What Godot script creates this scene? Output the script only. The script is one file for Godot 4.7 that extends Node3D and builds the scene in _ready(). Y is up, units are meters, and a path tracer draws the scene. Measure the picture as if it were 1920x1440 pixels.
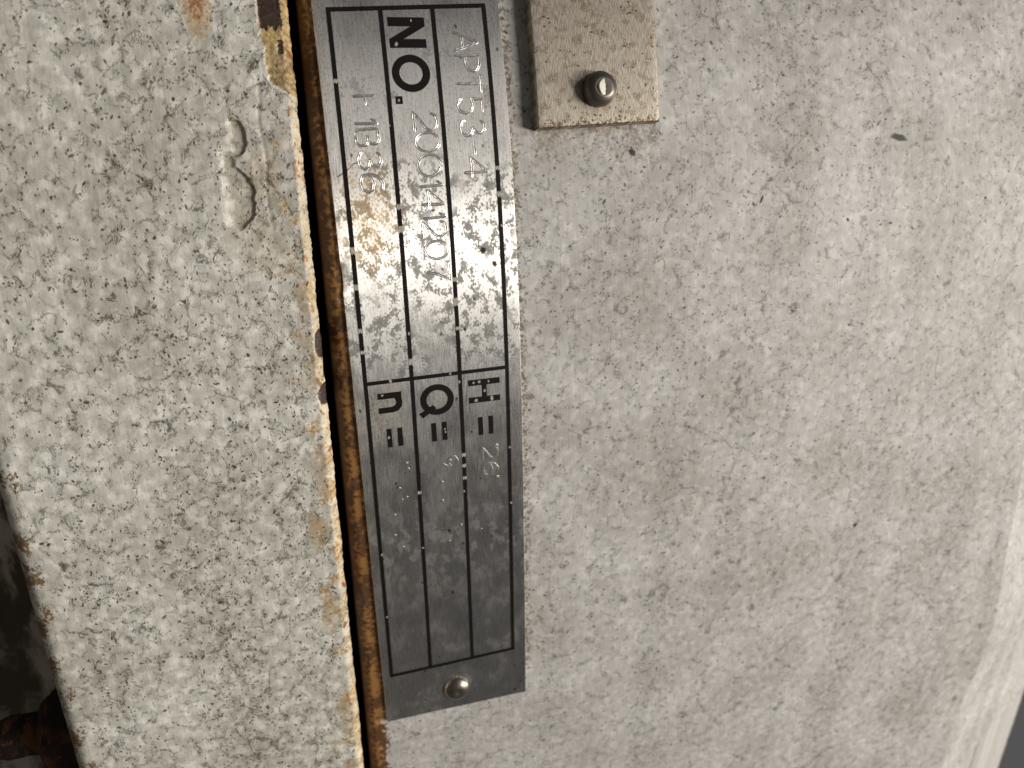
extends Node3D
# Close-up of a vertical pump: Y runs up along the pump's axis (to the right in the picture, the
# photographer held the phone sideways), Z points out of the casing, X goes round it.
# All casing shapes are laid out in millimetres: s along the axis, q round the girth, off outwards.

const R0 := 178.76        # girth radius
const Q_ARC := 49.76      # past this the girth flattens out
const CONE := -0.0472     # the casing tapers slightly
const FLANGE := 4.9       # the flange stands this far proud of the casing
const QMIN := -170.0
const QSTEP := 0.25
const PLATE_S := 4.70     # lower long edge of the nameplate
const PLATE_SKEW := 0.0144
const PLATE_T := 0.8

var tab_u := PackedFloat32Array()
var tab_v := PackedFloat32Array()
var tab_a := PackedFloat32Array()
var rng := RandomNumberGenerator.new()
var M := {}
var wobble := FastNoiseLite.new()


func _ready() -> void:
	rng.seed = 20817
	wobble.seed = 3
	wobble.frequency = 0.25
	wobble.fractal_octaves = 3
	# ---- camera
	var cam := Camera3D.new()
	cam.name = "camera"
	add_child(cam)
	cam.near = 0.01
	cam.far = 30.0
	cam.transform = Transform3D(Basis(Vector3(0.101430, 0.971383, 0.214770), Vector3(-0.994843, 0.099038, 0.021897), Vector3(0.0, -0.215884, 0.976419)).orthonormalized(), Vector3(0.078816, 0.0, 0.157833))
	var at := CameraAttributesPhysical.new()
	at.frustum_focal_length = 26.65
	at.frustum_focus_distance = 0.163
	at.exposure_aperture = 18.0
	at.frustum_near = 0.01
	at.frustum_far = 30.0
	cam.attributes = at
	cam.fov = 48.48
	cam.current = true
	# ---- surroundings: a dim plant room
	var we := WorldEnvironment.new()
	we.name = "environment"
	var env := Environment.new()
	env.background_mode = Environment.BG_COLOR
	env.background_color = Color(0.335, 0.33, 0.33)
	env.background_energy_multiplier = 1.0
	env.tonemap_mode = Environment.TONE_MAPPER_LINEAR
	env.tonemap_exposure = 1.0
	env.sdfgi_enabled = true
	env.ssao_enabled = true
	env.ssil_enabled = true
	we.environment = env
	add_child(we)
	# ---- lamps overhead
	ceiling_lamp(Vector3(0.375, 0.99, 0.56), Vector2(0.2, 0.75), Color(1.0, 0.972, 0.93), 1.40, "long warm white ceiling lamp above the nameplate side of the pump")
	ceiling_lamp(Vector3(-0.14, 1.5, 1.3), Vector2(0.6, 0.6), Color(1.0, 0.97, 0.94), 0.6, "long warm white ceiling lamp above the strap side of the pump")
	# ---- shapes
	make_girth()
	make_materials()
	print("materials ", Time.get_ticks_msec())
	make_floor()
	make_pump()
	print("done ", Time.get_ticks_msec())


# =================================================================== layout
func make_girth() -> void:
	var n := int((520.0 - QMIN) / QSTEP) + 1
	var i0 := int(round(-QMIN / QSTEP))
	tab_u.resize(n); tab_v.resize(n); tab_a.resize(n)
	for i in range(i0 + 1, n):
		var q := (i - i0) * QSTEP
		var kap := 1.0 / R0
		if q > Q_ARC: kap = exp(-(q - Q_ARC) / 30.0) / R0
		if q > 305.0: kap = 1.0 / 130.0
		var a := tab_a[i - 1] + kap * QSTEP
		tab_a[i] = a
		tab_u[i] = tab_u[i - 1] - sin(a) * QSTEP
		tab_v[i] = tab_v[i - 1] + cos(a) * QSTEP
	for i in range(i0 - 1, -1, -1):
		var q := (i - i0) * QSTEP
		var kap := 1.0 / R0
		if q < -70.0: kap = 1.0 / 130.0
		var a := tab_a[i + 1] - kap * QSTEP
		tab_a[i] = a
		tab_u[i] = tab_u[i + 1] + sin(a) * QSTEP
		tab_v[i] = tab_v[i + 1] - cos(a) * QSTEP


func pt(s: float, q: float, off: float) -> Vector3:
	var f := clampf((q - QMIN) / QSTEP, 0.0, tab_a.size() - 1.001)
	var i := int(f)
	f -= i
	var a := lerpf(tab_a[i], tab_a[i + 1], f)
	var o := off + CONE * (clampf(s, -70.0, 230.0) - 20.0)
	return Vector3(lerpf(tab_v[i], tab_v[i + 1], f) + o * sin(a), s, lerpf(tab_u[i], tab_u[i + 1], f) + o * cos(a)) * 0.001


func outward(q: float) -> Vector3:
	var a := tab_a[clampi(int((q - QMIN) / QSTEP), 0, tab_a.size() - 1)]
	return Vector3(sin(a), -CONE, cos(a)).normalized()


func on_plate(w: float, l: float, off: float) -> Vector3:
	return pt(PLATE_S + PLATE_SKEW * l + w, l, PLATE_T + off)


# =================================================================== mesh helpers
# a grid of points, rows by columns, as one smooth mesh
func grid_mesh(rows: int, cols: int, p: PackedVector3Array, uv: PackedVector2Array, flip := false) -> ArrayMesh:
	var nrm := PackedVector3Array()
	nrm.resize(p.size())
	for r in rows:
		for c in cols:
			var i := r * cols + c
			var dc := p[i + 1 if c < cols - 1 else i] - p[i - 1 if c > 0 else i]
			var dr := p[i + cols if r < rows - 1 else i] - p[i - cols if r > 0 else i]
			var nn := dr.cross(dc) if not flip else dc.cross(dr)
			nrm[i] = nn.normalized()
	var idx := PackedInt32Array()
	idx.resize((rows - 1) * (cols - 1) * 6)
	var k := 0
	for r in rows - 1:
		for c in cols - 1:
			var i := r * cols + c
			if flip:
				idx[k] = i; idx[k + 1] = i + cols; idx[k + 2] = i + 1
				idx[k + 3] = i + 1; idx[k + 4] = i + cols; idx[k + 5] = i + cols + 1
			else:
				idx[k] = i; idx[k + 1] = i + 1; idx[k + 2] = i + cols
				idx[k + 3] = i + 1; idx[k + 4] = i + cols + 1; idx[k + 5] = i + cols
			k += 6
	return array_mesh(p, nrm, uv, idx)


func array_mesh(p, nrm, uv, idx) -> ArrayMesh:
	var arr := []
	arr.resize(Mesh.ARRAY_MAX)
	arr[Mesh.ARRAY_VERTEX] = p
	arr[Mesh.ARRAY_NORMAL] = nrm
	arr[Mesh.ARRAY_TEX_UV] = uv
	arr[Mesh.ARRAY_INDEX] = idx
	var am := ArrayMesh.new()
	am.add_surface_from_arrays(Mesh.PRIMITIVE_TRIANGLES, arr)
	return am


func part(called: String, mesh: Mesh, mat: Material, parent: Node) -> MeshInstance3D:
	var o := MeshInstance3D.new()
	o.name = called
	o.mesh = mesh
	o.material_override = mat
	parent.add_child(o, true)
	return o


func tag(o: Node, label: String, category := "", kind := "") -> void:
	if label: o.set_meta("label", label)
	if category: o.set_meta("category", category)
	if kind: o.set_meta("kind", kind)


# a lathed shape standing on `base`, axis along `n`; profile of (radius, height) in mm
func lathe(base: Vector3, n: Vector3, profile: Array, seg := 40, lumpy := 0.0, sides := 0) -> ArrayMesh:
	var t := n.cross(Vector3.UP)
	if t.length() < 0.1: t = n.cross(Vector3.RIGHT)
	t = t.normalized()
	var b := n.cross(t).normalized()
	var p := PackedVector3Array()
	var uv := PackedVector2Array()
	for j in profile.size():
		for i in seg + 1:
			var a := TAU * i / seg
			var r: float = profile[j].x
			if sides > 0:
				var half := PI / sides
				r *= 1.0 / cos(fmod(a, 2.0 * half) - half)
			r *= 1.0 + lumpy * sin(a * 3.0 + j * 1.7) + lumpy * 0.6 * sin(a * 5.0 + j)
			p.append(base + (t * cos(a) + b * sin(a)) * r * 0.001 + n * float(profile[j].y) * 0.001)
			uv.append(Vector2(float(i) / seg, float(j) / profile.size()))
	return grid_mesh(profile.size(), seg + 1, p, uv)


# =================================================================== textures
func noise_bytes(w: int, h: int, kind: int, size_px: float, seed_: int, oct := 3, warp := 0.0, ret := FastNoiseLite.RETURN_DISTANCE) -> PackedByteArray:
	var n := FastNoiseLite.new()
	n.noise_type = kind as FastNoiseLite.NoiseType
	n.seed = seed_
	n.frequency = 1.0 / size_px
	n.fractal_type = FastNoiseLite.FRACTAL_FBM if oct > 1 else FastNoiseLite.FRACTAL_NONE
	n.fractal_octaves = oct
	n.cellular_return_type = ret as FastNoiseLite.CellularReturnType
	n.cellular_jitter = 1.0
	if warp > 0.0:
		n.domain_warp_enabled = true
		n.domain_warp_amplitude = warp
		n.domain_warp_frequency = 1.0 / (size_px * 0.55)
		n.domain_warp_fractal_octaves = 3
	var im := n.get_image(w, h, false, false, true)
	im.convert(Image.FORMAT_L8)
	return im.get_data()


func stretched(w: int, h: int, sw: int, sh: int, size_px: float, seed_: int, oct := 3) -> PackedByteArray:
	var im := Image.create_from_data(sw, sh, false, Image.FORMAT_L8, noise_bytes(sw, sh, FastNoiseLite.TYPE_SIMPLEX_SMOOTH, size_px, seed_, oct))
	im.resize(w, h, Image.INTERPOLATE_CUBIC)
	return im.get_data()


func tex(w: int, h: int, data: PackedByteArray, fmt: int) -> ImageTexture:
	return ImageTexture.create_from_image(Image.create_from_data(w, h, false, fmt as Image.Format, data))


# weathered pale grey paint: colour bytes (RGB) and relief bytes, before stains
func paint(w: int, h: int, px: float, seed_: int, pits: float, vein_share: float, tone: float, vein_dark: float, yellow: float, mottle: float) -> Array:
	var blobs := noise_bytes(w, h, FastNoiseLite.TYPE_SIMPLEX_SMOOTH, 3.4 / px, seed_, 4, 1.2 / px)
	var fine := noise_bytes(w, h, FastNoiseLite.TYPE_SIMPLEX, 0.55 / px, seed_ + 1, 2)
	var big := noise_bytes(w, h, FastNoiseLite.TYPE_SIMPLEX_SMOOTH, 34.0 / px, seed_ + 2, 3)
	var edge := noise_bytes(w, h, FastNoiseLite.TYPE_CELLULAR, 6.4 / px, seed_ + 3, 1, 5.0 / px, FastNoiseLite.RETURN_DISTANCE2_SUB)
	var edge2 := noise_bytes(w, h, FastNoiseLite.TYPE_CELLULAR, 1.7 / px, seed_ + 4, 1, 1.3 / px, FastNoiseLite.RETURN_DISTANCE2_SUB)
	var keep := noise_bytes(w, h, FastNoiseLite.TYPE_SIMPLEX_SMOOTH, 4.2 / px, seed_ + 5, 3)
	var keep2 := noise_bytes(w, h, FastNoiseLite.TYPE_SIMPLEX_SMOOTH, 3.0 / px, seed_ + 6, 3)
	var streak := stretched(w, h, w, h / 14, 0.5 / px, seed_ + 7, 3)
	var band := stretched(w, h, w, h / 24, 15.0 / px, seed_ + 8, 2)
	var n := w * h
	var rgb := PackedByteArray()
	rgb.resize(n * 3)
	var hgt := PackedByteArray()
	hgt.resize(n)
	var cut1 := 150.0 - 60.0 * vein_share
	var cut2 := 168.0 - 60.0 * vein_share
	for i in n:
		var b := blobs[i]
		var v := 0.0
		var e := edge[i]
		if e < 13:
			v = (1.0 - e / 13.0) * clampf((keep[i] + 8 + (128 - band[i]) * 0.2 - cut1) / 34.0, 0.0, 1.0)
		e = edge2[i]
		if e < 24:
			v = maxf(v, 0.62 * (1.0 - e / 24.0) * clampf((keep2[i] + (128 - band[i]) * 0.2 - cut2) / 34.0, 0.0, 1.0))
		var t := tone + (b - 128) * mottle + (big[i] - 128) * 0.13 + (fine[i] - 128) * 0.035 + (streak[i] - 128) * 0.09 + (band[i] - 128) * 0.045
		if b > 158: t += minf(b - 158, 14) * 0.5
		t -= v * vein_dark
		var w8 := (128 - big[i]) * 0.016 + v * 3.0
		rgb[i * 3] = clampi(int(t + 1.0), 0, 255)
		rgb[i * 3 + 1] = clampi(int(t - 0.8 - w8 * 0.5), 0, 255)
		rgb[i * 3 + 2] = clampi(int(t - 3.0 - yellow - w8 * 1.3), 0, 255)
		hgt[i] = clampi(int(150 + (b - 128) * 0.25 + (fine[i] - 128) * 0.07 - v * 55.0), 0, 255)
	var count := int(pits * n * px * px)
	for k in count:
		var big_one := rng.randf()
		var r := lerpf(0.09, 0.17, rng.randf()) if big_one < 0.95 else lerpf(0.17, 0.27, rng.randf())
		var x := rng.randi_range(0, w - 1)
		var y := rng.randi_range(0, h - 1)
		if keep2[y * w + x] + (128 - band[y * w + x]) * 0.4 < rng.randf_range(90.0, 165.0): continue   # pits come in drifts
		pit(rgb, hgt, w, h, x, y, r / px, rng.randf() * PI, lerpf(0.45, 1.0, rng.randf()), lerpf(0.35, 0.9, rng.randf()))
	# hairline scuffs, mostly with the brushing
	for k in int(n * px * px / 700.0):
		var x := rng.randf() * w
		var y := rng.randf() * h
		var a := PI / 2 + rng.randfn(0.0, 0.25)
		var steps := int(rng.randf_range(3.0, 14.0) / px)
		var f := rng.randf_range(0.08, 0.3)
		var pale := rng.randf() < 0.6
		for q in steps:
			x += cos(a)
			y += sin(a)
			a += rng.randfn(0.0, 0.02)
			if x < 0 or y < 0 or x >= w or y >= h: break
			var c := 214.0 if pale else 110.0
			blend(rgb, (int(y) * w + int(x)) * 3, c, c - 2, c - 6, f * sin(PI * q / steps))
	return [rgb, hgt]


func pit(rgb: PackedByteArray, hgt: PackedByteArray, w: int, h: int, x: float, y: float, r: float, ang: float, slim: float, deep: float, col := Color8(58, 52, 46)) -> void:
	var ca := cos(ang)
	var sa := sin(ang)
	var R := int(ceil(r / slim * 1.4)) + 1
	var ph := rng.randf() * TAU
	for j in range(maxi(0, int(y) - R), mini(h, int(y) + R + 1)):
		for i in range(maxi(0, int(x) - R), mini(w, int(x) + R + 1)):
			var dx := i - x
			var dy := j - y
			var a := (dx * ca + dy * sa) * slim
			var b := -dx * sa + dy * ca
			var d := sqrt(a * a + b * b) / r
			d *= 1.0 + 0.13 * sin(2.0 * atan2(b, a) + ph) + 0.08 * sin(5.0 * atan2(b, a) + ph * 2.0)
			if d < 1.35:
				var f := clampf((1.35 - d) / 0.6, 0.0, 1.0) * deep
				var k := (j * w + i)
				rgb[k * 3] = int(lerpf(rgb[k * 3], col.r8, f))
				rgb[k * 3 + 1] = int(lerpf(rgb[k * 3 + 1], col.g8, f))
				rgb[k * 3 + 2] = int(lerpf(rgb[k * 3 + 2], col.b8, f))
				hgt[k] = int(lerpf(hgt[k], 30.0, f * 0.8))


func blend(rgb: PackedByteArray, k: int, r: float, g: float, b: float, f: float) -> void:
	rgb[k] = int(lerpf(rgb[k], r, f))
	rgb[k + 1] = int(lerpf(rgb[k + 1], g, f))
	rgb[k + 2] = int(lerpf(rgb[k + 2], b, f))


func surface(col: Texture2D, rough: float, relief: Texture2D, depth_mm: float, spec := 0.5) -> StandardMaterial3D:
	var m := StandardMaterial3D.new()
	m.albedo_texture = col
	m.roughness = rough
	m.metallic_specular = spec
	m.texture_repeat = false
	if relief:
		m.heightmap_enabled = true
		m.heightmap_texture = relief
		m.heightmap_scale = depth_mm * 0.1
	return m


func plain(col: Color, rough: float, metal := 0.0) -> StandardMaterial3D:
	var m := StandardMaterial3D.new()
	m.albedo_color = col
	m.roughness = rough
	m.metallic = metal
	return m


const BODY_S := Vector2(0.0, 274.0)
const BODY_Q := Vector2(-8.0, 262.0)
const FL_S := Vector2(-62.0, 2.0)
const FL_Q := Vector2(2.0, 188.0)

func make_materials() -> void:
	body_paint()
	print("body paint ", Time.get_ticks_msec())
	flange_paint()
	print("flange paint ", Time.get_ticks_msec())
	plate_metal()
	M.ink = print_ink()
	M.bare = plain(Color(0.60, 0.57, 0.53), 0.34, 1.0)
	M.pin = plain(Color(0.46, 0.44, 0.41), 0.4, 0.85)
	M.pin_face = plain(Color(0.80, 0.78, 0.74), 0.6, 0.5)
	M.faint = plain(Color(0.66, 0.65, 0.63), 0.45, 1.0)
	M.stamp = plain(Color(0.95, 0.94, 0.92), 0.32, 1.0)
	strap_metal()
	rust_metal()


func body_paint() -> void:
	var w := 1712
	var h := 1750
	var px := 274.0 / w
	var a := paint(w, h, px, 11, 0.36, 0.68, 183.0, 66.0, 1.0, 0.11)
	var rgb: PackedByteArray = a[0]
	var hgt: PackedByteArray = a[1]
	var rough := noise_bytes(w, h, FastNoiseLite.TYPE_SIMPLEX_SMOOTH, 1.6 / px, 71, 4, 1.0 / px)
	var slow := noise_bytes(w, h, FastNoiseLite.TYPE_SIMPLEX_SMOOTH, 9.0 / px, 72, 3)
	# ochre rust stain soaked into the paint beside the joint
	var cols := int(16.0 / px)
	for j in h:
		var q := BODY_Q.x + (BODY_Q.y - BODY_Q.x) * j / h
		var reach := 6.0 + PLATE_SKEW * q
		if q > 166.0: reach = 6.4
		for i in cols:
			var k := j * w + i
			var s := i * px
			var f := clampf((reach - s) * 1.1 + (slow[k] - 128) * 0.016 + (rough[k] - 128) * 0.014, 0.0, 1.0)
			if f > 0.0:
				var dark := clampf((rough[k] + slow[k] - 226) / 70.0, 0.0, 1.0) * 0.75 + clampf((4.0 - s + (rough[k] - 128) * 0.012) * 0.8, 0.0, 0.9)
				blend(rgb, k * 3, lerpf(142, 64, minf(dark, 1.0)), lerpf(98, 37, minf(dark, 1.0)), lerpf(46, 15, minf(dark, 1.0)), f * 0.94)
	# brown dirt caught along the edges of the nameplate and under the strap, grain by grain
	for k in 900:
		var q := rng.randf_range(0.0, 166.0)
		var s := PLATE_S + PLATE_SKEW * q + 35.0 + absf(rng.randfn(0.0, 0.7)) + 0.1
		pit(rgb, hgt, w, h, s / px, (q - BODY_Q.x) / px, rng.randf_range(0.08, 0.24) / px, rng.randf() * PI, 0.6, rng.randf_range(0.15, 0.7), Color8(96, 78, 58))
	for k in 420:
		var s := rng.randf_range(6.0, 42.0)
		var q := 166.6 + absf(rng.randfn(0.0, 0.8))
		pit(rgb, hgt, w, h, s / px, (q - BODY_Q.x) / px, rng.randf_range(0.1, 0.3) / px, rng.randf() * PI, 0.6, rng.randf_range(0.15, 0.55), Color8(112, 90, 62))
	for k in 900:
		var s := rng.randf_range(44.5, 72.0)
		var q := 29.0 + absf(rng.randfn(0.0, 3.6))
		pit(rgb, hgt, w, h, s / px, (q - BODY_Q.x) / px, rng.randf_range(0.1, 0.32) / px, rng.randf() * PI, 0.6, rng.randf_range(0.06, 0.26), Color8(104, 88, 66))
	# single marks one can point at
	var marks := [[130.5, 35.5, 0.75, 0.3, 0.45], [65.9, 36.5, 0.6, 1.2, 0.85], [133.2, 139.7, 0.45, 0.2, 0.7], [118.0, 54.0, 0.3, 1.0, 0.8], [129.5, 55.5, 0.26, 0.0, 0.7], [158.0, 51.0, 0.3, 0.4, 0.7], [143.0, 117.0, 0.26, 0.1, 0.8], [96.0, 48.0, 0.28, 1.9, 0.4]]
	for m in marks:
		pit(rgb, hgt, w, h, m[0] / px, (m[1] - BODY_Q.x) / px, m[2] / px, m[3], m[4], 1.0, Color8(44, 38, 30))
	M.body = surface(tex(w, h, rgb, Image.FORMAT_RGB8), 0.62, tex(w, h, hgt, Image.FORMAT_L8), 0.16)


# ---- flange: where the paint is gone; 0 outside, 1 inside
func crater(s: float, q: float) -> float:
	var wob := 0.55 * wobble.get_noise_2d(q * 1.5, s * 0.6) + 0.12 * wobble.get_noise_2d(q * 5.0, s * 2.0 + 40.0)
	var y := (q - 30.4) / 3.2
	var f := 0.0
	if absf(y) < 1.0:
		var r := -10.9 + 2.15 * sqrt(1.0 - y * y) + wob * 0.6
		f = minf(smoothstep(-12.3, -10.7, s + 0.25 * y + wob), 1.0 - smoothstep(r - 0.22, r + 0.06, s)) * clampf((1.0 - absf(y)) * 6.0, 0.0, 1.0)
	y = (q - 40.4) / 5.6
	if absf(y) < 1.0:
		var r := -12.6 + 4.3 * pow(1.0 - y * y, 0.55) + wob
		f = maxf(f, minf(smoothstep(-14.0, -12.0, s - wob), 1.0 - smoothstep(r - 0.25, r + 0.08, s)) * clampf((1.0 - absf(y)) * 6.0, 0.0, 1.0))
	# the two are joined by a narrow neck
	if q > 32.6 and q < 36.4:
		f = maxf(f, 0.8 * smoothstep(1.3, 0.6, absf(s + 12.2 + wob) ))
	return f


func chip_dark(s: float, q: float) -> bool:
	var wob := 0.45 * wobble.get_noise_2d(q * 2.0, 9.0) + 0.3 * wobble.get_noise_2d(q * 6.0, s * 6.0)
	if q < 12.6 + wob + 1.2 * wobble.get_noise_2d(s * 5.0, 3.0) and s > -4.5 + wob * 0.4 and s < -0.75 + wob: return true
	if absf(s + 1.4 + wob * 0.5) < 0.45 and absf(q - 15.6) < 1.2: return true
	var y := (q - 67.4) / 2.8
	if absf(y) < 1.0 and s > 0.55 - 1.35 * sqrt(1.0 - y * y) + wob * 0.3: return true
	y = (q - 77.4) / 2.2
	if absf(y) < 1.0 and s > 0.5 - 1.55 * sqrt(1.0 - y * y) + wob * 0.3: return true
	return false


func chip_tan(s: float, q: float) -> bool:
	if q < 2.0 or q > 23.6: return false
	var left := -4.6 + clampf((q - 13.0) / 9.4, 0.0, 1.0) * 1.25 + 0.5 * wobble.get_noise_2d(q * 2.0, 70.0)
	return s > left and q < 21.8 + clampf((s + 3.4) * 0.6, 0.0, 1.8) + 0.5 * wobble.get_noise_2d(s * 4.0, 20.0)


func flange_paint() -> void:
	var w := 768
	var h := 2048
	var sx := 64.0 / w
	var sy := 186.0 / h
	var a := paint(w, h, 0.087, 207, 0.62, 0.80, 202.0, 100.0, 6.0, 0.24)
	var rgb: PackedByteArray = a[0]
	var hgt: PackedByteArray = a[1]
	var rough := noise_bytes(w, h, FastNoiseLite.TYPE_SIMPLEX_SMOOTH, 12.0, 301, 4, 8.0)
	var slow := noise_bytes(w, h, FastNoiseLite.TYPE_SIMPLEX_SMOOTH, 95.0, 302, 3, 30.0)
	for j in h:
		var q := FL_Q.x + j * sy
		for i in w:
			var s := FL_S.x + i * sx
			var k := j * w + i
			var r := rough[k] - 128
			var g := slow[k] - 128
			# rust bleeding out of the edge, in patches with ragged outlines
			var f := 0.0
			if s > -11.0:
				f = clampf((s + 1.6) * 0.20 + g * 0.017 + r * 0.007 - 0.35, 0.0, 1.0) * clampf((s + 8.0) * 0.4, 0.0, 1.0) * 0.8
				if s > -0.9: f = maxf(f, clampf(0.55 + r * 0.006 + g * 0.003, 0.2, 0.9))
				if f > 0.0:
					var d := clampf((r + g * 0.5 - 32) / 44.0, 0.0, 1.0)
					blend(rgb, k * 3, lerpf(220, 162, d), lerpf(190, 106, d), lerpf(136, 50, d), f * 0.8)
			elif s < -55.0:
				f = clampf((-57.6 - s) * 0.4 + g * 0.022 + r * 0.014, 0.0, 0.8)
				if f > 0.0: blend(rgb, k * 3, 104, 78, 50, f)
			if s > -6.0 and q < 24.5:
				if chip_dark(s, q):
					blend(rgb, k * 3, 58 + r * 0.12, 42 + r * 0.09, 34 + r * 0.07, 0.96)
				elif chip_tan(s, q):
					blend(rgb, k * 3, 164 + r * 0.5 + g * 0.3, 138 + r * 0.5 + g * 0.3, 94 + r * 0.44 + g * 0.2, 0.85)
			elif s > -2.0 and q > 62.0 and q < 82.0 and chip_dark(s, q):
				blend(rgb, k * 3, 56 + r * 0.2, 38 + r * 0.16, 36 + r * 0.15, 0.96)
			if s > -16.0 and s < -7.0 and q > 25.0 and q < 50.0:
				var c := crater(s, q)
				if c > 0.05: blend(rgb, k * 3, 172 + r * 0.15, 164 + r * 0.15, 144 + r * 0.14, 0.35 * c)
				if c > 0.05 and c < 0.8 and s > -11.0: blend(rgb, k * 3, 140, 110, 70, 0.6)
			# one rust bloom near the top edge of the picture
			var dx := (s + 14.6) / 2.4
			var dy := (q - 8.5) / 6.0
			var d2 := dx * dx + dy * dy
			if d2 < 1.6:
				var b := clampf((1.25 - d2) * 1.6 + r * 0.012, 0.0, 1.0)
				blend(rgb, k * 3, 190, 160, 122, 0.7 * b)
				if d2 < 0.25: blend(rgb, k * 3, 150, 92, 48, clampf((r + 30) / 60.0, 0.0, 0.6))
	for b in [[-1.5, 58.0, 2.4, 6.0, 0.6], [-1.8, 71.0, 1.8, 7.0, 0.6], [-1.6, 93.0, 2.2, 9.0, 0.55], [-3.6, 107.0, 2.6, 5.5, 0.75], [-3.0, 128.0, 2.8, 7.0, 0.6], [-2.4, 157.0, 2.6, 7.5, 0.65], [-6.0, 38.0, 3.0, 6.0, 0.3], [-2.6, 175.0, 2.0, 5.0, 0.5], [-8.0, 48.0, 6.0, 6.0, 0.22]]:
		for j in range(maxi(0, int((b[1] - b[3] * 1.6 - FL_Q.x) / sy)), mini(h, int((b[1] + b[3] * 1.6 - FL_Q.x) / sy))):
			for i in range(int((b[0] - b[2] * 1.6 - FL_S.x) / sx), mini(w, int((b[0] + b[2] * 1.6 - FL_S.x) / sx))):
				var k := j * w + i
				var x: float = (FL_S.x + i * sx - b[0]) / b[2]
				var y: float = (FL_Q.x + j * sy - b[1]) / b[3]
				var f := clampf((1.0 - x * x - y * y) * 1.3 + (rough[k] - 128) * 0.012 + (slow[k] - 128) * 0.008, 0.0, 1.0)
				if f > 0.0: blend(rgb, k * 3, 160, 130, 88, f * b[4] * 0.72)
	# rust-brown crumbs along the broken paint edge
	for k in 60:
		var q := rng.randf_range(4.0, 186.0)
		var s := rng.randf_range(-1.2, 0.9)
		pit(rgb, hgt, w, h, (s - FL_S.x) / sx, (q - FL_Q.x) / sy, rng.randf_range(0.08, 0.35) / 0.087, PI / 2 + rng.randf_range(-0.5, 0.5), 0.45, rng.randf_range(0.2, 0.8), Color8(128, 70, 32))
	# pale touched-up blots
	for b in [[-4.6, 117.5, 0.9], [-5.6, 131.0, 1.4], [-2.4, 129.5, 0.8], [-44.0, 55.0, 0.8]]:
		pit(rgb, hgt, w, h, (b[0] - FL_S.x) / sx, (b[1] - FL_Q.x) / sy, b[2] / 0.087, 0.4, 0.8, 0.75, Color8(206, 202, 194))
	M.flange = surface(tex(w, h, rgb, Image.FORMAT_RGB8), 0.48, tex(w, h, hgt, Image.FORMAT_L8), 0.24)


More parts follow.
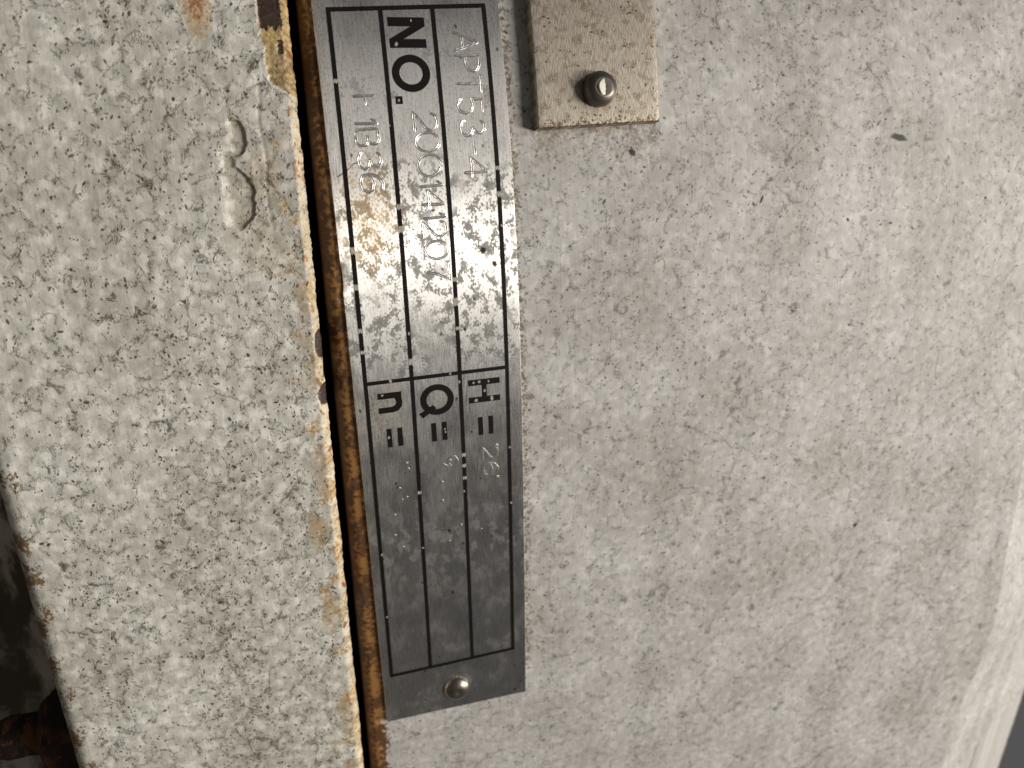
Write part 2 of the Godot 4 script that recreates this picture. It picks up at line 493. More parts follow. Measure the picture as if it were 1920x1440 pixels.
const PL := Vector2(-8.5, 166.5)
func plate_metal() -> void:
	var w := 512
	var h := 2048
	var grain := stretched(w, h, w, 96, 2.4, 401, 3)
	var blot := noise_bytes(w, h, FastNoiseLite.TYPE_SIMPLEX_SMOOTH, 46.0, 402, 6, 22.0)
	var soft := noise_bytes(w, h, FastNoiseLite.TYPE_SIMPLEX_SMOOTH, 150.0, 403, 3)
	var speck := noise_bytes(w, h, FastNoiseLite.TYPE_SIMPLEX, 11.0, 404, 4, 8.0)
	var cloud := noise_bytes(w, h, FastNoiseLite.TYPE_SIMPLEX_SMOOTH, 60.0, 405, 4, 40.0)
	var n := w * h
	var rgb := PackedByteArray()
	rgb.resize(n * 3)
	var orm := PackedByteArray()
	orm.resize(n * 3)
	var hgt := PackedByteArray()
	hgt.resize(n)
	for j in h:
		var l := PL.x + (PL.y - PL.x) * j / h
		var zone := clampf((l - 34.0) / 7.0, 0.0, 1.0) * clampf((80.0 - l) / 10.0, 0.0, 1.0)
		var low := clampf((l - 100.0) / 14.0, 0.0, 1.0) * clampf((140.0 - l) / 20.0, 0.0, 1.0)
		for i in w:
			var k := j * w + i
			var x := 35.0 * i / w
			var g := grain[k] - 128
			var c := clampf((blot[k] - 134 + (speck[k] - 128) * 0.6 + g * 0.25) / 26.0, 0.0, 1.0) * clampf(zone * 1.4 + (soft[k] - 150) * 0.01, 0.0, 1.0)
			var t := 222.0 + g * 0.26 + (soft[k] - 128) * 0.10 + (speck[k] - 128) * 0.05
			var rr := 134.0 + g * 0.22 + (soft[k] - 128) * 0.2
			var mm := 255.0
			# dull corrosion
			t = lerpf(t, 132.0 + (speck[k] - 128) * 0.4, c * 0.8)
			rr = lerpf(rr, 172.0, c)
			mm = lerpf(mm, 170.0, c)
			# pale bloom lower down
			var b := clampf((cloud[k] - 138 + (speck[k] - 128) * 0.3) / 26.0, 0.0, 1.0) * low
			t = lerpf(t, 214.0, b * 0.4)
			rr = lerpf(rr, 150.0, b)
			mm = lerpf(mm, 225.0, b)
			var dark := clampf((speck[k] - 176) / 18.0, 0.0, 1.0)
			t -= dark * 34.0
			var cr := t
			var cg := t - 1.0
			var cb := t - 3.0
			# yellow brown stain beside the number
			var sx := (x - 6.5) / 4.8
			var sy := (l - 45.0) / 9.0
			var st := clampf((1.1 - sx * sx - sy * sy) + (blot[k] - 128) * 0.012 + (speck[k] - 128) * 0.022 - 0.15, 0.0, 1.0)
			if st > 0.0:
				cr = lerpf(cr, 190, st * 0.5); cg = lerpf(cg, 156, st * 0.5); cb = lerpf(cb, 104, st * 0.5)
				rr = lerpf(rr, 150, st * 0.6)
			sx = (x - 5.5) / 4.5
			sy = (l - 84.0) / 7.0
			st = clampf((0.7 - sx * sx - sy * sy) + (speck[k] - 128) * 0.02, 0.0, 1.0)
			if st > 0.0:
				cr = lerpf(cr, 176, st * 0.35); cg = lerpf(cg, 158, st * 0.35); cb = lerpf(cb, 128, st * 0.35)
				mm = lerpf(mm, 160.0, st)
			rgb[k * 3] = clampi(int(cr), 0, 255)
			rgb[k * 3 + 1] = clampi(int(cg), 0, 255)
			rgb[k * 3 + 2] = clampi(int(cb), 0, 255)
			orm[k * 3] = 255
			orm[k * 3 + 1] = clampi(int(rr), 0, 255)
			orm[k * 3 + 2] = clampi(int(mm), 0, 255)
			hgt[k] = clampi(int(128 + g * 0.3 + c * (speck[k] - 128) * 0.35), 0, 255)
	for k in 60:
		pit(rgb, hgt, w, h, rng.randf() * w, rng.randf() * h, rng.randf_range(1.2, 3.4), rng.randf() * PI, 0.7, rng.randf_range(0.4, 0.9), Color8(60, 48, 40))
	for m in [[28.0, 52.6, 6.0], [30.2, 55.4, 5.0], [27.0, 30.6, 3.5]]:
		pit(rgb, hgt, w, h, m[0] / 35.0 * w, (m[1] - PL.x) / 175.0 * h, m[2], 0.3, 0.7, 0.95, Color8(46, 32, 26))
	var orm_t := tex(w, h, orm, Image.FORMAT_RGB8)
	var m := surface(tex(w, h, rgb, Image.FORMAT_RGB8), 1.0, tex(w, h, hgt, Image.FORMAT_L8), 0.035)
	m.roughness_texture = orm_t
	m.roughness_texture_channel = BaseMaterial3D.TEXTURE_CHANNEL_GREEN
	m.metallic = 1.0
	m.metallic_texture = orm_t
	m.metallic_texture_channel = BaseMaterial3D.TEXTURE_CHANNEL_BLUE
	m.anisotropy_enabled = true
	m.anisotropy = 0.9
	M.plate = m


func print_ink() -> StandardMaterial3D:
	var w := 512
	var h := 2048
	var speck := noise_bytes(w, h, FastNoiseLite.TYPE_SIMPLEX, 10.0, 505, 3, 6.0)
	var rgb := PackedByteArray()
	rgb.resize(w * h * 3)
	for k in w * h:
		var t := 20.0 + (speck[k] - 128) * 0.07
		rgb[k * 3] = int(t + 2.0)
		rgb[k * 3 + 1] = int(t - 3.0)
		rgb[k * 3 + 2] = int(t - 3.0)
	var dummy := PackedByteArray()
	dummy.resize(w * h)
	# flecks where the print has flaked off, [across, along, length] in mm
	var flecks := [[2.8, 20.5, 0.5], [11.9, 28.5, 0.3], [12.0, 43.4, 0.9], [12.0, 47.6, 1.2], [2.9, 51.0, 1.4], [2.9, 58.0, 1.0], [2.9, 66.6, 0.7], [2.9, 71.0, 0.5], [21.8, 58.0, 0.6], [21.8, 62.5, 1.8], [21.8, 68.0, 0.5], [12.0, 74.0, 1.3], [12.0, 68.0, 0.4], [31.9, 37.0, 0.5], [31.9, 42.0, 0.9], [31.9, 48.0, 0.4], [7.5, 77.5, 0.6], [19.8, 77.4, 0.3], [21.7, 79.4, 0.4], [21.7, 96.4, 0.6], [21.6, 99.0, 0.6], [21.6, 102.0, 0.5], [21.6, 105.2, 0.4], [31.8, 96.0, 0.3], [11.7, 104.0, 0.5], [24.6, 80.0, 0.3], [25.8, 79.9, 0.45], [27.8, 80.0, 0.25], [25.0, 84.0, 0.6], [28.4, 83.9, 0.75], [26.9, 82.0, 0.4], [5.6, 80.4, 0.3], [6.2, 89.9, 0.4], [18.0, 89.6, 0.2], [18.1, 90.3, 0.25], [17.8, 9.6, 0.2], [14.6, 13.9, 0.55], [14.0, 24.0, 0.3], [2.4, 118.0, 0.4], [2.2, 135.0, 0.3], [11.6, 118.0, 0.3], [31.8, 110.0, 0.4]]
	for f in flecks:
		var on_line := false
		for x in [2.9, 12.0, 21.8, 31.9, 2.3, 11.7]:
			if absf(f[0] - x) < 0.35: on_line = true
		if on_line and f[2] > 0.45:
			# a whole stretch of the rule has come off, with ragged ends
			for i in range(int((f[0] - 0.9) / 35.0 * w), int((f[0] + 0.9) / 35.0 * w)):
				if i < 0 or i >= w: continue
				var mid: float = (f[1] - PL.x) / 175.0 * h
				var half_len: float = f[2] / 175.0 * h * 0.36
				for j in range(int(mid - half_len - 2.0 + sin(i * 1.3) * 1.5), int(mid + half_len + 2.0 + sin(i * 0.9 + f[1]) * 1.5)):
					var c := 150 + speck[j * w + i] / 5
					rgb[(j * w + i) * 3] = c
					rgb[(j * w + i) * 3 + 1] = c - 5
					rgb[(j * w + i) * 3 + 2] = c - 14
			continue
		pit(rgb, dummy, w, h, (f[0] + (rng.randf_range(-0.3, 0.3) if on_line else 0.0)) / 35.0 * w, (f[1] - PL.x) / 175.0 * h, 5.0 * minf(1.0, f[2] + 0.3), PI / 2, clampf(0.6 / f[2], 0.35, 1.0), 1.0, Color8(176, 170, 160))
	var m := surface(tex(w, h, rgb, Image.FORMAT_RGB8), 0.55, null, 0.0, 0.3)
	return m


func strap_metal() -> void:
	var w := 512
	var h := 1024
	var grain := stretched(w, h, w, 64, 2.2, 601, 3)
	var blot := noise_bytes(w, h, FastNoiseLite.TYPE_SIMPLEX_SMOOTH, 60.0, 602, 5, 30.0)
	var speck := noise_bytes(w, h, FastNoiseLite.TYPE_SIMPLEX, 8.0, 603, 3, 5.0)
	var rgb := PackedByteArray()
	rgb.resize(w * h * 3)
	var hgt := PackedByteArray()
	hgt.resize(w * h)
	for k in w * h:
		var g := grain[k] - 128
		var t := 182.0 + g * 0.5 + (speck[k] - 128) * 0.07
		var f := clampf((blot[k] - 146) / 34.0, 0.0, 1.0) * clampf((speck[k] - 100) / 50.0, 0.0, 1.0)
		rgb[k * 3] = clampi(int(lerpf(t - 6, 120, f * 0.7)), 0, 255)
		rgb[k * 3 + 1] = clampi(int(lerpf(t - 14, 98, f * 0.7)), 0, 255)
		rgb[k * 3 + 2] = clampi(int(lerpf(t - 27, 70, f * 0.7)), 0, 255)
		hgt[k] = clampi(int(128 + g * 0.5 - f * 30.0 + (speck[k] - 128) * 0.2), 0, 255)
	for k in 240:
		pit(rgb, hgt, w, h, rng.randf() * w, rng.randf() * h, rng.randf_range(1.3, 3.8), rng.randf() * PI, rng.randf_range(0.5, 1.0), rng.randf_range(0.3, 0.95), Color8(64, 54, 42))
	for k in 260:
		pit(rgb, hgt, w, h, rng.randf() * w, h - absf(rng.randfn(0.0, 14.0)), rng.randf_range(1.5, 4.0), rng.randf() * PI, 0.7, rng.randf_range(0.2, 0.7), Color8(84, 68, 48))
	var m := surface(tex(w, h, rgb, Image.FORMAT_RGB8), 0.48, tex(w, h, hgt, Image.FORMAT_L8), 0.035)
	m.metallic = 0.7
	M.strap = m


func rust_metal() -> void:
	var w := 256
	var a := noise_bytes(w, w, FastNoiseLite.TYPE_SIMPLEX_SMOOTH, 40.0, 701, 5, 20.0)
	var rgb := PackedByteArray()
	rgb.resize(w * w * 3)
	for k in w * w:
		var f := clampf((a[k] - 120) / 40.0, 0.0, 1.0)
		rgb[k * 3] = int(lerpf(34, 104, f))
		rgb[k * 3 + 1] = int(lerpf(22, 62, f))
		rgb[k * 3 + 2] = int(lerpf(15, 32, f))
	M.rust = surface(tex(w, w, rgb, Image.FORMAT_RGB8), 0.8, tex(w, w, a, Image.FORMAT_L8), 0.4)
	var rgb2 := PackedByteArray()
	rgb2.resize(w * w * 3)
	var b := noise_bytes(w, w, FastNoiseLite.TYPE_SIMPLEX_SMOOTH, 60.0, 702, 5, 30.0)
	for k in w * w:
		var f := clampf((b[k] - 90) / 80.0, 0.0, 1.0)
		rgb2[k * 3] = int(lerpf(84, 196, f))
		rgb2[k * 3 + 1] = int(lerpf(74, 192, f))
		rgb2[k * 3 + 2] = int(lerpf(58, 180, f))
	M.grimy = surface(tex(w, w, rgb2, Image.FORMAT_RGB8), 0.7, tex(w, w, b, Image.FORMAT_L8), 0.4)
	M.grimy.texture_repeat = true
	M.grimy.uv1_scale = Vector3(2.6, 1.7, 1)
	M.concrete = surface(tex(w, w, rgb2, Image.FORMAT_RGB8), 0.9, null, 0.0)
	M.concrete.albedo_color = Color(0.6, 0.6, 0.6)
	M.concrete.texture_repeat = true
	M.concrete.uv1_triplanar = true
	M.concrete.uv1_scale = Vector3(2, 2, 2)


# =================================================================== objects
func ceiling_lamp(where: Vector3, size: Vector2, col: Color, energy: float, label: String) -> void:
	var t := Node3D.new()
	t.name = "ceiling_lamp"
	add_child(t, true)
	t.position = where
	tag(t, label, "lamp")
	var aim := Transform3D(Basis(), Vector3.ZERO).looking_at(Vector3(0.05, 0.0, 0.0) - where, Vector3(0.2, 1, 0.1))
	t.basis = aim.basis
	var box := BoxMesh.new()
	box.size = Vector3(size.x + 0.04, size.y + 0.04, 0.06)
	var hs := part("housing", box, plain(Color(0.85, 0.85, 0.84), 0.5), t)
	hs.position = Vector3(0, 0, 0.034)
	var face := BoxMesh.new()
	face.size = Vector3(size.x, size.y, 0.006)
	var em := plain(Color(0.9, 0.9, 0.9), 0.4)
	em.emission_enabled = true
	em.emission = col
	em.emission_energy_multiplier = 1.0
	part("diffuser", face, em, t)
	var al := AreaLight3D.new()
	al.name = "lamp_light"
	al.area_size = size
	al.light_color = col
	al.light_energy = energy
	al.area_normalize_energy = true
	al.shadow_enabled = true
	al.position = Vector3(0, 0, -0.006)
	t.add_child(al)


func make_floor() -> void:
	var b := BoxMesh.new()
	b.size = Vector3(3, 0.05, 3)
	var f := part("floor", b, M.concrete, self)
	f.position = Vector3(0, -0.405, 0)
	tag(f, "bare grey concrete floor under the pump", "floor", "structure")


# sweep a list of (s, off) along the girth
func sweep(profile: Array, q0: float, q1: float, dq: float, us: Vector2, vq: Vector2, lump := 0.0) -> ArrayMesh:
	var rows := int((q1 - q0) / dq) + 1
	var cols := profile.size()
	var p := PackedVector3Array()
	var uv := PackedVector2Array()
	p.resize(rows * cols)
	uv.resize(rows * cols)
	var nz := FastNoiseLite.new()
	nz.seed = 9
	nz.frequency = 0.06
	for r in rows:
		var q := q0 + r * dq
		for c in cols:
			var s: float = profile[c].x
			var o: float = profile[c].y
			if s > 130.0:   # the upper rim of the casing is not quite true
				s += crease(q) * smoothstep(130.0, 186.0, s)
			if lump > 0.0:
				o += nz.get_noise_2d(s, q) * lump
				if s > 189.0 + crease(q): o += nz.get_noise_2d(s * 4.0, q * 4.0) * 0.35
			p[r * cols + c] = pt(s, q, o)
			uv[r * cols + c] = Vector2((float(profile[c].x) - us.x) / (us.y - us.x), (q - vq.x) / (vq.y - vq.x))
	return grid_mesh(rows, cols, p, uv, true)


func crease(q: float) -> float:
	return -5.0 * (1.0 - smoothstep(95.0, 145.0, q)) + 4.5 * exp(-pow((q - 184.0) / 26.0, 2.0))


func make_pump() -> void:
	var t := Node3D.new()
	t.name = "pump_casing"
	add_child(t)
	tag(t, "pale grey painted pump casing with a rusty flange joint and riveted metal nameplate", "pump")
	# casing body
	var prof := [Vector2(-3.0, -30), Vector2(2.1, -30), Vector2(2.15, -12), Vector2(2.15, -6), Vector2(2.2, -4.2), Vector2(2.3, -2.9), Vector2(2.5, -2.0), Vector2(2.8, -1.25), Vector2(3.2, -0.68), Vector2(3.65, -0.28), Vector2(4.1, -0.06)]
	var s := 4.5
	while s < 186.0:
		prof.append(Vector2(s, 0.0))
		s += 1.5
	prof += [Vector2(187.0, 0.02), Vector2(187.5, 0.0), Vector2(187.8, -0.14), Vector2(188.3, -0.62), Vector2(188.8, -0.98), Vector2(189.6, -1.3)]
	for i in 41:
		var a := deg_to_rad(26.0) if i < 33 else deg_to_rad(26.0 + 7.5 * (i - 32))
		var last: Vector2 = prof[-1]
		prof.append(last + Vector2(cos(a), -sin(a)) * 2.4)
	prof.append(prof[-1] + Vector2(0, -40))
	var body := part("casing_body", sweep(prof, -160.0, 400.0, 1.0, BODY_S, BODY_Q, 0.18), M.body, t)
	body.set_meta("label", "upper casing painted pale grey with fine dark pits and cracks")
	make_flange(t)
	# what lies below the flange
	var low := [Vector2(-59.0, -34), Vector2(-62, -36), Vector2(-70, -40), Vector2(-100, -46), Vector2(-160, -50), Vector2(-300, -50), Vector2(-372, -44), Vector2(-378, -20), Vector2(-380, 30)]
	part("lower_casing", sweep(low, -160.0, 400.0, 2.0, Vector2(-62, 140), Vector2(0, 270), 1.2), M.grimy, t)
	for q in [60.0, 164.0, 250.0]:
		flange_bolt(t, q)
	make_plate(t)
	make_strap(t)


func flange_bolt(parent: Node, q: float) -> void:
	var b := pt(-58.0, q, -16.0)
	var nut := part("flange_bolt", lathe(b, Vector3.DOWN, [Vector2(0, 0), Vector2(8.6, 0), Vector2(9.0, 1.0), Vector2(9.0, 11.0), Vector2(7.6, 12.5), Vector2(0, 12.6)], 48, 0.01, 6), M.rust, parent)
	part("stud", lathe(b + Vector3.DOWN * 0.0126, Vector3.DOWN, [Vector2(5.0, 0), Vector2(4.8, 4), Vector2(5.0, 8), Vector2(4.4, 10), Vector2(0, 10.2)], 24, 0.02), M.rust, nut)


func make_flange(parent: Node) -> void:
	var nz := FastNoiseLite.new()
	nz.seed = 77
	nz.frequency = 0.35
	nz.fractal_octaves = 3
	var lo := FastNoiseLite.new()
	lo.seed = 78
	lo.frequency = 0.09
	# s stations, fine over the face, with the rounded arrises at both ends
	var st := [Vector2(0.15, -44), Vector2(0.2, -12), Vector2(0.4, -4.2), Vector2(0.52, -2.6), Vector2(0.55, -2.0), Vector2(0.48, -1.65), Vector2(0.25, -1.25), Vector2(0.0, -0.88), Vector2(-0.25, -0.54), Vector2(-0.5, -0.25), Vector2(-0.75, -0.07), Vector2(-1.0, 0.0)]
	var s := -1.25
	while s > -56.0:
		st.append(Vector2(s, 0.0))
		s -= 0.25 if s > -16.0 else 0.5
	st += [Vector2(-56.6, -0.1), Vector2(-57.4, -0.4), Vector2(-58.2, -1.0), Vector2(-58.9, -1.9), Vector2(-59.4, -3.2), Vector2(-59.6, -5.0), Vector2(-59.6, -20), Vector2(-59.6, -45)]
	st.reverse()
	var q0 := -160.0
	var rows_q := PackedFloat32Array()
	var q := q0
	while q < 400.0:
		rows_q.append(q)
		q += 0.25 if q >= 4.0 and q < 84.0 else (0.5 if q >= 0.0 and q < 195.0 else 2.5)
	var cols := st.size()
	var rows := rows_q.size()
	var p := PackedVector3Array()
	var uv := PackedVector2Array()
	p.resize(rows * cols)
	uv.resize(rows * cols)
	for r in rows:
		q = rows_q[r]
		var jag := nz.get_noise_1d(q * 2.0) * 0.22 + lo.get_noise_1d(q) * 0.25
		for c in cols:
			var ss: float = st[c].x
			var o: float = st[c].y
			if ss > -4.0:
				ss += jag * clampf((ss + 4.0) / 3.0, 0.0, 1.0)
			if o > -6.0:
				o += lo.get_noise_2d(ss * 2.0, q * 2.0) * 0.10
				if ss > -16.0:
					o += nz.get_noise_2d(ss, q) * 0.035
					if ss > -5.5 and q < 24.5:
						if chip_dark(st[c].x, q): o -= 0.42
						elif chip_tan(st[c].x, q): o -= 0.24
					elif ss > -2.0 and q > 62.0 and q < 82.0 and chip_dark(st[c].x, q): o -= 0.28
					if ss < -7.0 and q > 25.0 and q < 50.0: o -= 0.6 * crater(ss, q)
				# old runs in the paint
				var d := absf(ss + 32.0 - (q - 8.0) * 0.16)
				if q < 25.0 and d < 0.8: o += 0.12 * (1.0 - d / 0.8)
				d = absf(ss + 6.0 + 0.3 * sin(q * 0.5))
				if q > 20.0 and q < 46.0 and d < 0.5: o -= 0.14 * (1.0 - d / 0.5)
			p[r * cols + c] = pt(ss, q, FLANGE + o)
			uv[r * cols + c] = Vector2((st[c].x - FL_S.x) / (FL_S.y - FL_S.x), (q - FL_Q.x) / (FL_Q.y - FL_Q.x))
	var f := part("flange", grid_mesh(rows, cols, p, uv, true), M.flange, parent)
	f.set_meta("label", "thick painted flange with flaked paint and a rusty edge")


# ------------------------------------------------------------------- nameplate
func make_plate(parent: Node) -> void:
	var cols_w := [0.0, 0.0, 0.12]
	var cols_o := [-PLATE_T, -0.12, 0.0]
	for i in range(1, 29):
		cols_w.append(0.12 + (35.0 - 0.24) * i / 29.0)
		cols_o.append(0.0)
	cols_w += [34.88, 35.0, 35.0]
	cols_o += [0.0, -0.12, -PLATE_T]
	var ls := [PL.x, PL.x, PL.x + 0.12]
	var lo := [-PLATE_T, -0.12, 0.0]
	var l := PL.x + 1.0
	while l < PL.y - 0.6:
		ls.append(l)
		lo.append(0.0)
		l += 0.5
	ls += [PL.y - 0.12, PL.y, PL.y]
	lo += [0.0, -0.12, -PLATE_T]
	var n := cols_w.size()
	var p := PackedVector3Array()
	var uv := PackedVector2Array()
	var nz := FastNoiseLite.new()
	nz.seed = 5
	nz.frequency = 0.03
	for r in ls.size():
		for c in n:
			var w: float = cols_w[c]
			var o := minf(cols_o[c], lo[r])
			# a knock in the lower long edge
			var dl: float = (ls[r] - 56.0) / 2.6
			if w < 1.6 and absf(dl) < 1.0:
				var k := sqrt(1.0 - dl * dl) * (1.0 - w / 1.6)
				o -= 0.45 * k
				w += 0.25 * k
			o += nz.get_noise_2d(w, ls[r]) * 0.05
			p.append(on_plate(w, ls[r], o))
			uv.append(Vector2(w / 35.0, (ls[r] - PL.x) / (PL.y - PL.x)))
	var plate := part("nameplate", grid_mesh(ls.size(), n, p, uv, true), M.plate, parent)
	plate.set_meta("label", "brushed metal nameplate with black ruled boxes and stamped numbers")
	# rivets
	for lr in [-4.0, 160.5]:
		var wr := 17.5
		part("rivet", lathe(on_plate(wr, lr, -0.1), outward(lr), [Vector2(3.35, 0), Vector2(3.3, 0.3), Vector2(3.1, 0.75), Vector2(2.7, 1.2), Vector2(2.1, 1.6), Vector2(1.4, 1.85), Vector2(0.9, 1.9), Vector2(0.5, 1.72), Vector2(0, 1.66)], 40, 0.012), M.bare, plate)
	# ruled lines; [w, l] ends
	var T := 0.40
	for line in [[2.9, 7.5, 2.1, 152.3], [12.35, 7.5, 11.4, 152.1], [22.1, 7.0, 21.6, 151.9], [32.05, 6.8, 31.8, 151.7]]:
		ruled(plate, line[0], line[1], line[2], line[3], T)
	for line in [[2.5, 7.85, 32.4, 6.65], [2.6, 77.65, 31.9, 77.4], [1.75, 152.45, 32.2, 151.65]]:
		ruled(plate, line[0], line[1], line[2], line[3], T)
	# letters, corners as (along, across)
	glyph(plate, [[[9.05, 13.45], [10.7, 13.45], [10.7, 17.6], [13.0, 13.45], [14.6, 13.45], [14.6, 20.3], [13.0, 20.3], [13.0, 16.1], [10.7, 20.3], [9.05, 20.3]]])
	ring(plate, 19.2, 16.85, 3.38, 3.58, 2.02, 2.2, [])
	glyph(plate, [[[23.3, 13.45], [24.7, 13.45], [24.7, 14.75], [23.3, 14.75]]])
	glyph(plate, [[[79.4, 23.5], [80.7, 23.5], [80.7, 30.25], [79.4, 30.25]], [[83.3, 23.5], [84.6, 23.5], [84.6, 30.25], [83.3, 30.25]], [[80.7, 26.35], [83.3, 26.35], [83.3, 27.4], [80.7, 27.4]]])
	ring(plate, 82.8, 16.8, 3.42, 3.52, 2.12, 2.24, [[83.9, 15.9], [84.7, 16.5], [86.6, 13.6], [85.6, 12.9]])
	# n: stem and arch
	var arch := [[81.3, 8.0], [81.3, 9.5], [82.3, 9.62], [83.3, 9.4], [84.1, 8.7], [84.4, 7.6], [84.4, 4.65], [83.15, 4.65], [83.15, 7.3], [82.95, 8.0], [82.4, 8.35], [81.8, 8.3]]
	glyph(plate, [[[80.0, 4.65], [81.3, 4.65], [81.3, 9.5], [80.0, 9.5]], arch])
	for e in [[25.25, 27.5], [15.2, 17.45], [5.85, 8.1]]:
		for w0 in e:
			glyph(plate, [[[88.0, w0], [92.2, w0 + 0.02], [92.2, w0 + 1.05], [88.0, w0 + 1.02]]], "equals_bar")
	stamp_row(plate, "APT53-4", [11.7, 16.0, 19.5, 23.9, 27.9, 31.7, 34.9], [3.4, 2.9, 3.4, 2.8, 3.0, 2.5, 3.7], 25.3, 4.7)
	stamp_row(plate, "200141207", [26.1, 30.0, 34.1, 38.8, 40.5, 44.9, 46.4, 50.2, 54.4], [3.6, 3.5, 4.0, 1.3, 3.6, 1.2, 3.3, 3.5, 3.8], 16.5, 4.5)
	stamp_row(plate, "H1B36", [23.2, 27.0, 29.1, 33.1, 37.1], [3.3, 1.3, 2.9, 3.2, 3.3], 5.4, 4.2)
	stamp_row(plate, "26", [95.2, 99.3], [3.2, 3.0], 25.9, 3.4, 0.3, 0.05)
	stamp_row(plate, "9", [96.2], [2.6], 17.0, 3.4, 0.28, 0.05)
	# punch dots and one slipped scratch
	for d in [[9.4, 96.4, 0.34], [9.7, 97.8, 0.3], [18.6, 97.2, 0.36], [16.7, 102.2, 0.32], [7.5, 102.2, 0.34], [20.4, 113.7, 0.22], [5.7, 113.7, 0.3], [29.0, 95.2, 0.4], [29.0, 102.9, 0.32], [7.9, 105.0, 0.2], [6.0, 108.5, 0.24], [9.0, 104.5, 0.2], [16.6, 106.8, 0.24], [7.3, 117.0, 0.22], [17.6, 117.4, 0.2], [25.0, 115.6, 0.2]]:
		part("punch_dot", lathe(on_plate(d[0], d[1], 0.0), outward(d[1]), [Vector2(d[2] * 1.3, -0.02), Vector2(d[2] * 0.85, 0.08), Vector2(d[2] * 0.45, 0.05), Vector2(0, 0.01)], 14, 0.14), M.faint, plate)
	stroke(plate, "scratch", [Vector2(37.4, 1.2), Vector2(36.4, 3.0), Vector2(35.2, 4.4), Vector2(34.6, 6.0)], 0.14, 0.05)


func ruled(plate: Node, w0: float, l0: float, w1: float, l1: float, half: float) -> void:
	var a := Vector2(w0, l0)
	var b := Vector2(w1, l1)
	var n := maxi(2, int(a.distance_to(b) / 1.0))
	var side := (b - a).normalized().orthogonal() * half
	var p := PackedVector3Array()
	var uv := PackedVector2Array()
	for i in n + 1:
		var c := a.lerp(b, float(i) / n)
		for k in [[-1.0, -0.03], [-1.0, 0.06], [1.0, 0.06], [1.0, -0.03]]:
			var e: Vector2 = c + side * k[0]
			p.append(on_plate(e.x, e.y, k[1]))
			uv.append(Vector2(e.x / 35.0, (e.y - PL.x) / (PL.y - PL.x)))
	part("ruled_line", flat_grid(n + 1, 4, p, uv), M.ink, plate)


# like grid_mesh but with hard edges: normals point outwards from the plate
func flat_grid(rows: int, cols: int, p: PackedVector3Array, uv: PackedVector2Array) -> ArrayMesh:
	var st := SurfaceTool.new()
	st.begin(Mesh.PRIMITIVE_TRIANGLES)
	st.set_smooth_group(-1)
	for r in rows - 1:
		for c in cols - 1:
			var i := r * cols + c
			for k in [i, i + 1, i + cols, i + 1, i + cols + 1, i + cols]:
				st.set_uv(uv[k])
				st.add_vertex(p[k])
	st.generate_normals()
	return st.commit()


# one printed character from closed outlines of (along, across)
func glyph(plate: Node, shapes: Array, called := "printed_letter") -> void:
	var st := SurfaceTool.new()
	st.begin(Mesh.PRIMITIVE_TRIANGLES)
	st.set_smooth_group(-1)
	for sh in shapes:
		var poly := PackedVector2Array()
		for v in sh: poly.append(Vector2(v[0], v[1]))
		var tri := Geometry2D.triangulate_polygon(poly)
		for k in range(0, tri.size(), 3):
			var a := poly[tri[k]]
			var b := poly[tri[k + 1]]
			var c := poly[tri[k + 2]]
			if (b - a).cross(c - a) < 0.0:
				var x := b
				b = c
				c = x
			for v in [a, b, c]:
				put(st, v, 0.06)
		for k in poly.size():
			var a := poly[k]
			var b := poly[(k + 1) % poly.size()]
			put(st, a, 0.06); put(st, b, -0.03); put(st, b, 0.06)
			put(st, a, 0.06); put(st, a, -0.03); put(st, b, -0.03)
	st.generate_normals()
	part(called, st.commit(), M.ink, plate)


func put(st: SurfaceTool, v: Vector2, o: float) -> void:
	st.set_uv(Vector2(v.y / 35.0, (v.x - PL.x) / (PL.y - PL.x)))
	st.add_vertex(on_plate(v.y, v.x, o))


func ring(plate: Node, cl: float, cw: float, ol: float, ow: float, il: float, iw: float, tail: Array) -> void:
	var shapes := []
	var n := 44
	for i in n:
		var a := TAU * i / n
		var b := TAU * (i + 1) / n
		shapes.append([[cl + ol * cos(a), cw + ow * sin(a)], [cl + ol * cos(b), cw + ow * sin(b)], [cl + il * cos(b), cw + iw * sin(b)], [cl + il * cos(a), cw + iw * sin(a)]])
	if tail: shapes.append(tail)
	glyph(plate, shapes)


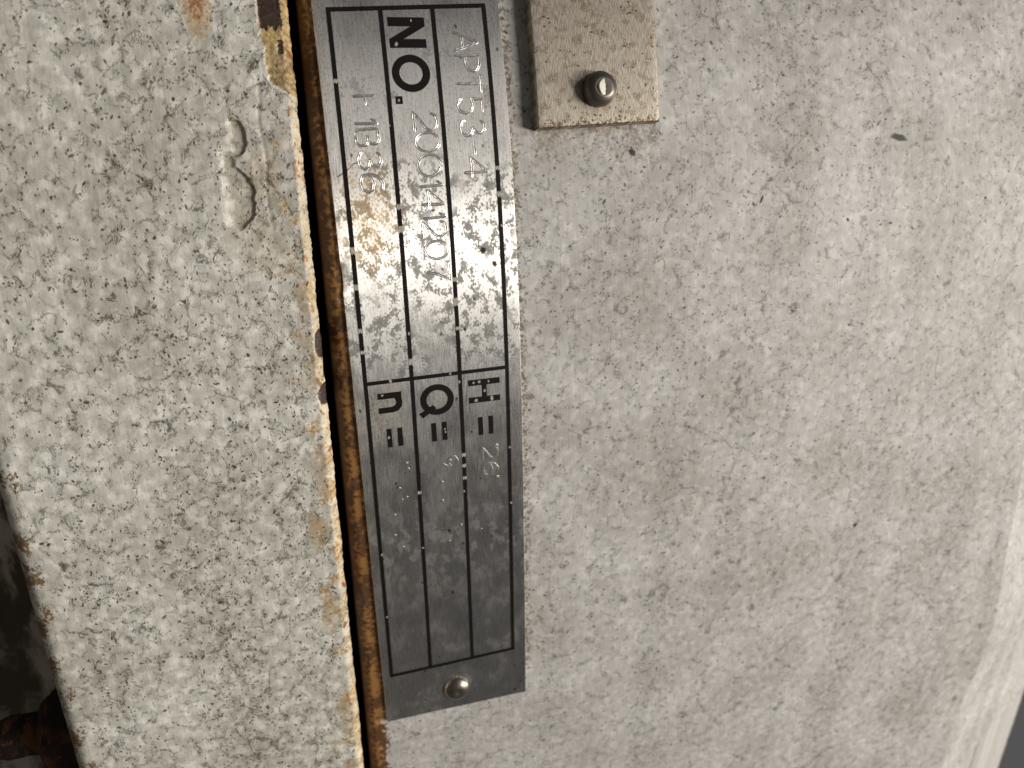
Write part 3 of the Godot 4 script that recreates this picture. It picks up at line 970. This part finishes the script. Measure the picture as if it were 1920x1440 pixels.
# stamped characters as struck strokes in a unit box, x along, y up
func strokes_of(ch: String) -> Array:
	var o := []
	match ch:
		"A": o = [[[0, 0], [0.5, 1], [1, 0]], [[0.2, 0.36], [0.8, 0.36]]]
		"P": o = [[[0, 0], [0, 1], [0.6, 1], [0.95, 0.88], [1, 0.72], [0.9, 0.55], [0.6, 0.45], [0, 0.45]]]
		"T": o = [[[0.5, 0], [0.5, 1]], [[0, 1], [1, 1]]]
		"H": o = [[[0, 0], [0, 1]], [[0, 0.52], [0.5, 0.52]]]
		"B": o = [[[0.15, 0], [0.02, 0.12], [0, 0.88], [0.12, 1], [0.7, 1], [0.92, 0.9], [0.95, 0.68], [0.75, 0.54], [0.35, 0.52]], [[0.75, 0.54], [1, 0.4], [1, 0.14], [0.8, 0], [0.15, 0]]]
		"1": o = [[[0.1, 0.72], [0.8, 1], [0.8, 0]]]
		"2": o = [[[0.05, 0.72], [0.16, 0.93], [0.45, 1], [0.78, 0.94], [0.95, 0.74], [0.85, 0.52], [0.4, 0.25], [0.02, 0], [1, 0]]]
		"3": o = [[[0.05, 0.82], [0.25, 0.98], [0.6, 1], [0.85, 0.85], [0.8, 0.64], [0.45, 0.54], [0.85, 0.44], [1, 0.24], [0.8, 0.04], [0.4, 0], [0.08, 0.1], [0, 0.22]]]
		"4": o = [[[0.75, 0], [0.75, 1], [0, 0.34], [1, 0.34]]]
		"5": o = [[[0.95, 1], [0.12, 1], [0.06, 0.56], [0.4, 0.64], [0.8, 0.54], [1, 0.32], [0.85, 0.08], [0.45, 0], [0.1, 0.08], [0, 0.2]]]
		"6": o = [[[0.9, 0.95], [0.5, 1], [0.15, 0.8], [0, 0.4], [0.1, 0.1], [0.45, 0], [0.85, 0.08], [1, 0.3], [0.85, 0.52], [0.5, 0.58], [0.12, 0.48], [0.02, 0.35]]]
		"7": o = [[[0, 0.85], [0, 1], [0.95, 1], [0.6, 0.5], [0.45, 0]]]
		"9": o = [[[0.95, 0.62], [0.7, 0.44], [0.3, 0.44], [0.04, 0.62], [0.06, 0.86], [0.4, 1], [0.8, 0.94], [0.97, 0.72], [0.9, 0.35], [0.6, 0]]]
		"-": o = [[[0, 0.5], [1, 0.5]]]
		"0":
			var c := []
			for i in 21: c.append([0.5 - 0.5 * sin(TAU * i / 20.0), 0.5 + 0.5 * cos(TAU * i / 20.0)])
			o = [c]
	return o


func stamp_row(plate: Node, text: String, at: Array, wide: Array, base: float, tall: float, half := 0.31, high := 0.14) -> void:
	for i in text.length():
		var holder: Node = null
		var lean := rng.randf_range(-0.05, 0.05)
		var up := rng.randf_range(-0.12, 0.12)
		var runs := []
		for run in strokes_of(text[i]):
			var pts := []
			for v in run:
				pts.append(Vector2(at[i] + wide[i] * v[0] + lean * tall * v[1], base + up + tall * v[1]))
			runs.append(pts)
		strike(plate, "stamped_character", runs, half, high)


func stroke(plate: Node, called: String, pts: Array, half: float, high: float) -> void:
	strike(plate, called, [pts], half, high)


# a struck groove: two raised lips of displaced metal with a furrow between
func strike(plate: Node, called: String, runs: Array, half: float, high: float) -> void:
	var V := PackedVector3Array()
	var N := PackedVector3Array()
	var U := PackedVector2Array()
	var I := PackedInt32Array()
	for pts in runs:
		var fine := [pts[0]]
		for i in range(1, pts.size()):
			var a: Vector2 = pts[i - 1]
			var b: Vector2 = pts[i]
			var n := maxi(1, int(a.distance_to(b) / 0.35))
			for k in range(1, n + 1): fine.append(a.lerp(b, float(k) / n))
		var lips := [[-1.0, -0.03], [-0.72, 0.75], [-0.5, 0.85], [0.0, 0.12], [0.5, 0.85], [0.72, 0.75], [1.0, -0.03]]
		var m := fine.size()
		var p := PackedVector3Array()
		var uv := PackedVector2Array()
		for i in m:
			var c: Vector2 = fine[i]
			var d: Vector2 = (fine[mini(i + 1, m - 1)] - fine[maxi(i - 1, 0)])
			var side := d.normalized().orthogonal()
			var wob := rng.randf_range(0.75, 1.15)
			var end := 0.35 if i == 0 or i == m - 1 else 1.0
			var lip_a := rng.randf_range(0.55, 1.15)
			var lip_b := rng.randf_range(0.55, 1.15)
			for k in lips.size():
				var e: Vector2 = c + side * half * wob * lips[k][0] * (0.6 if end < 1.0 else 1.0)
				var h: float = high * lips[k][1] * end * (lip_a if k < 3 else lip_b)
				p.append(on_plate(e.y, e.x, h))
				uv.append(Vector2(e.y / 35.0, (e.x - PL.x) / 175.0))
		var g := grid_mesh(m, lips.size(), p, uv)
		var arr := g.surface_get_arrays(0)
		var first := V.size()
		V.append_array(arr[Mesh.ARRAY_VERTEX])
		N.append_array(arr[Mesh.ARRAY_NORMAL])
		U.append_array(arr[Mesh.ARRAY_TEX_UV])
		for k in arr[Mesh.ARRAY_INDEX]: I.append(first + k)
	part(called, array_mesh(V, N, U, I), M.stamp if high > 0.06 else M.faint, plate)


# ------------------------------------------------------------------- strap above the nameplate
func make_strap(parent: Node) -> void:
	var T := 2.9
	var ws := [[0.0, 0.0], [0.0, T - 0.35], [0.12, T - 0.1], [0.4, T]]
	for i in range(1, 20): ws.append([0.4 + 25.0 * i / 20.0, T])
	ws += [[25.4, T], [25.7, T - 0.1], [25.8, T - 0.35], [25.8, 0.0]]
	var ls := [[-62.0, 0.0], [-62.0, T - 0.3], [-61.6, T]]
	for i in range(1, 90): ls.append([-61.6 + 90.3 * i / 90.0, T])
	ls += [[28.9, T], [29.2, T - 0.1], [29.35, T - 0.35], [29.4, 0.0]]
	var p := PackedVector3Array()
	var uv := PackedVector2Array()
	var nz := FastNoiseLite.new()
	nz.seed = 15
	nz.frequency = 0.5
	for r in ls.size():
		for c in ws.size():
			var q: float = ls[r][0]
			var w: float = ws[c][0]
			var o := minf(ls[r][1], ws[c][1])
			if ls[r][1] < T and ls[r][1] > 0.0: o += nz.get_noise_2d(w * 3.0, q) * 0.12
			p.append(pt(45.3 + w - 0.012 * (q - 29.0) * (1.0 if w > 12.0 else 0.2) - 0.045 * 0.0, q + (25.8 - w) * 0.03, o))
			uv.append(Vector2(w / 25.8, (q + 20.0) / 49.4))
	var strap := part("strap", grid_mesh(ls.size(), ws.size(), p, uv, true), M.strap, parent)
	strap.set_meta("label", "thick bare metal strap with a square cut end beside the nameplate")
	for lr in [23.2, -52.0]:
		part("rivet", lathe(pt(58.1, lr, T - 0.2), outward(lr), [Vector2(3.3, 0), Vector2(3.4, 0.9), Vector2(3.35, 1.7), Vector2(3.05, 2.5), Vector2(2.55, 3.05), Vector2(1.95, 3.35), Vector2(1.7, 3.42), Vector2(1.1, 3.36), Vector2(0, 3.4)], 44, 0.012), M.pin, strap)
		var up := (outward(lr) + Vector3(0, 0.30, 0)).normalized()
		part("rivet_tip", lathe(pt(58.1 + 0.75, lr, T - 0.2 + 3.05), up, [Vector2(1.95, -0.4), Vector2(1.85, 0.1), Vector2(1.65, 0.22), Vector2(0.9, 0.2), Vector2(0.5, 0.26), Vector2(0, 0.22)], 36, 0.05), M.pin_face, strap)
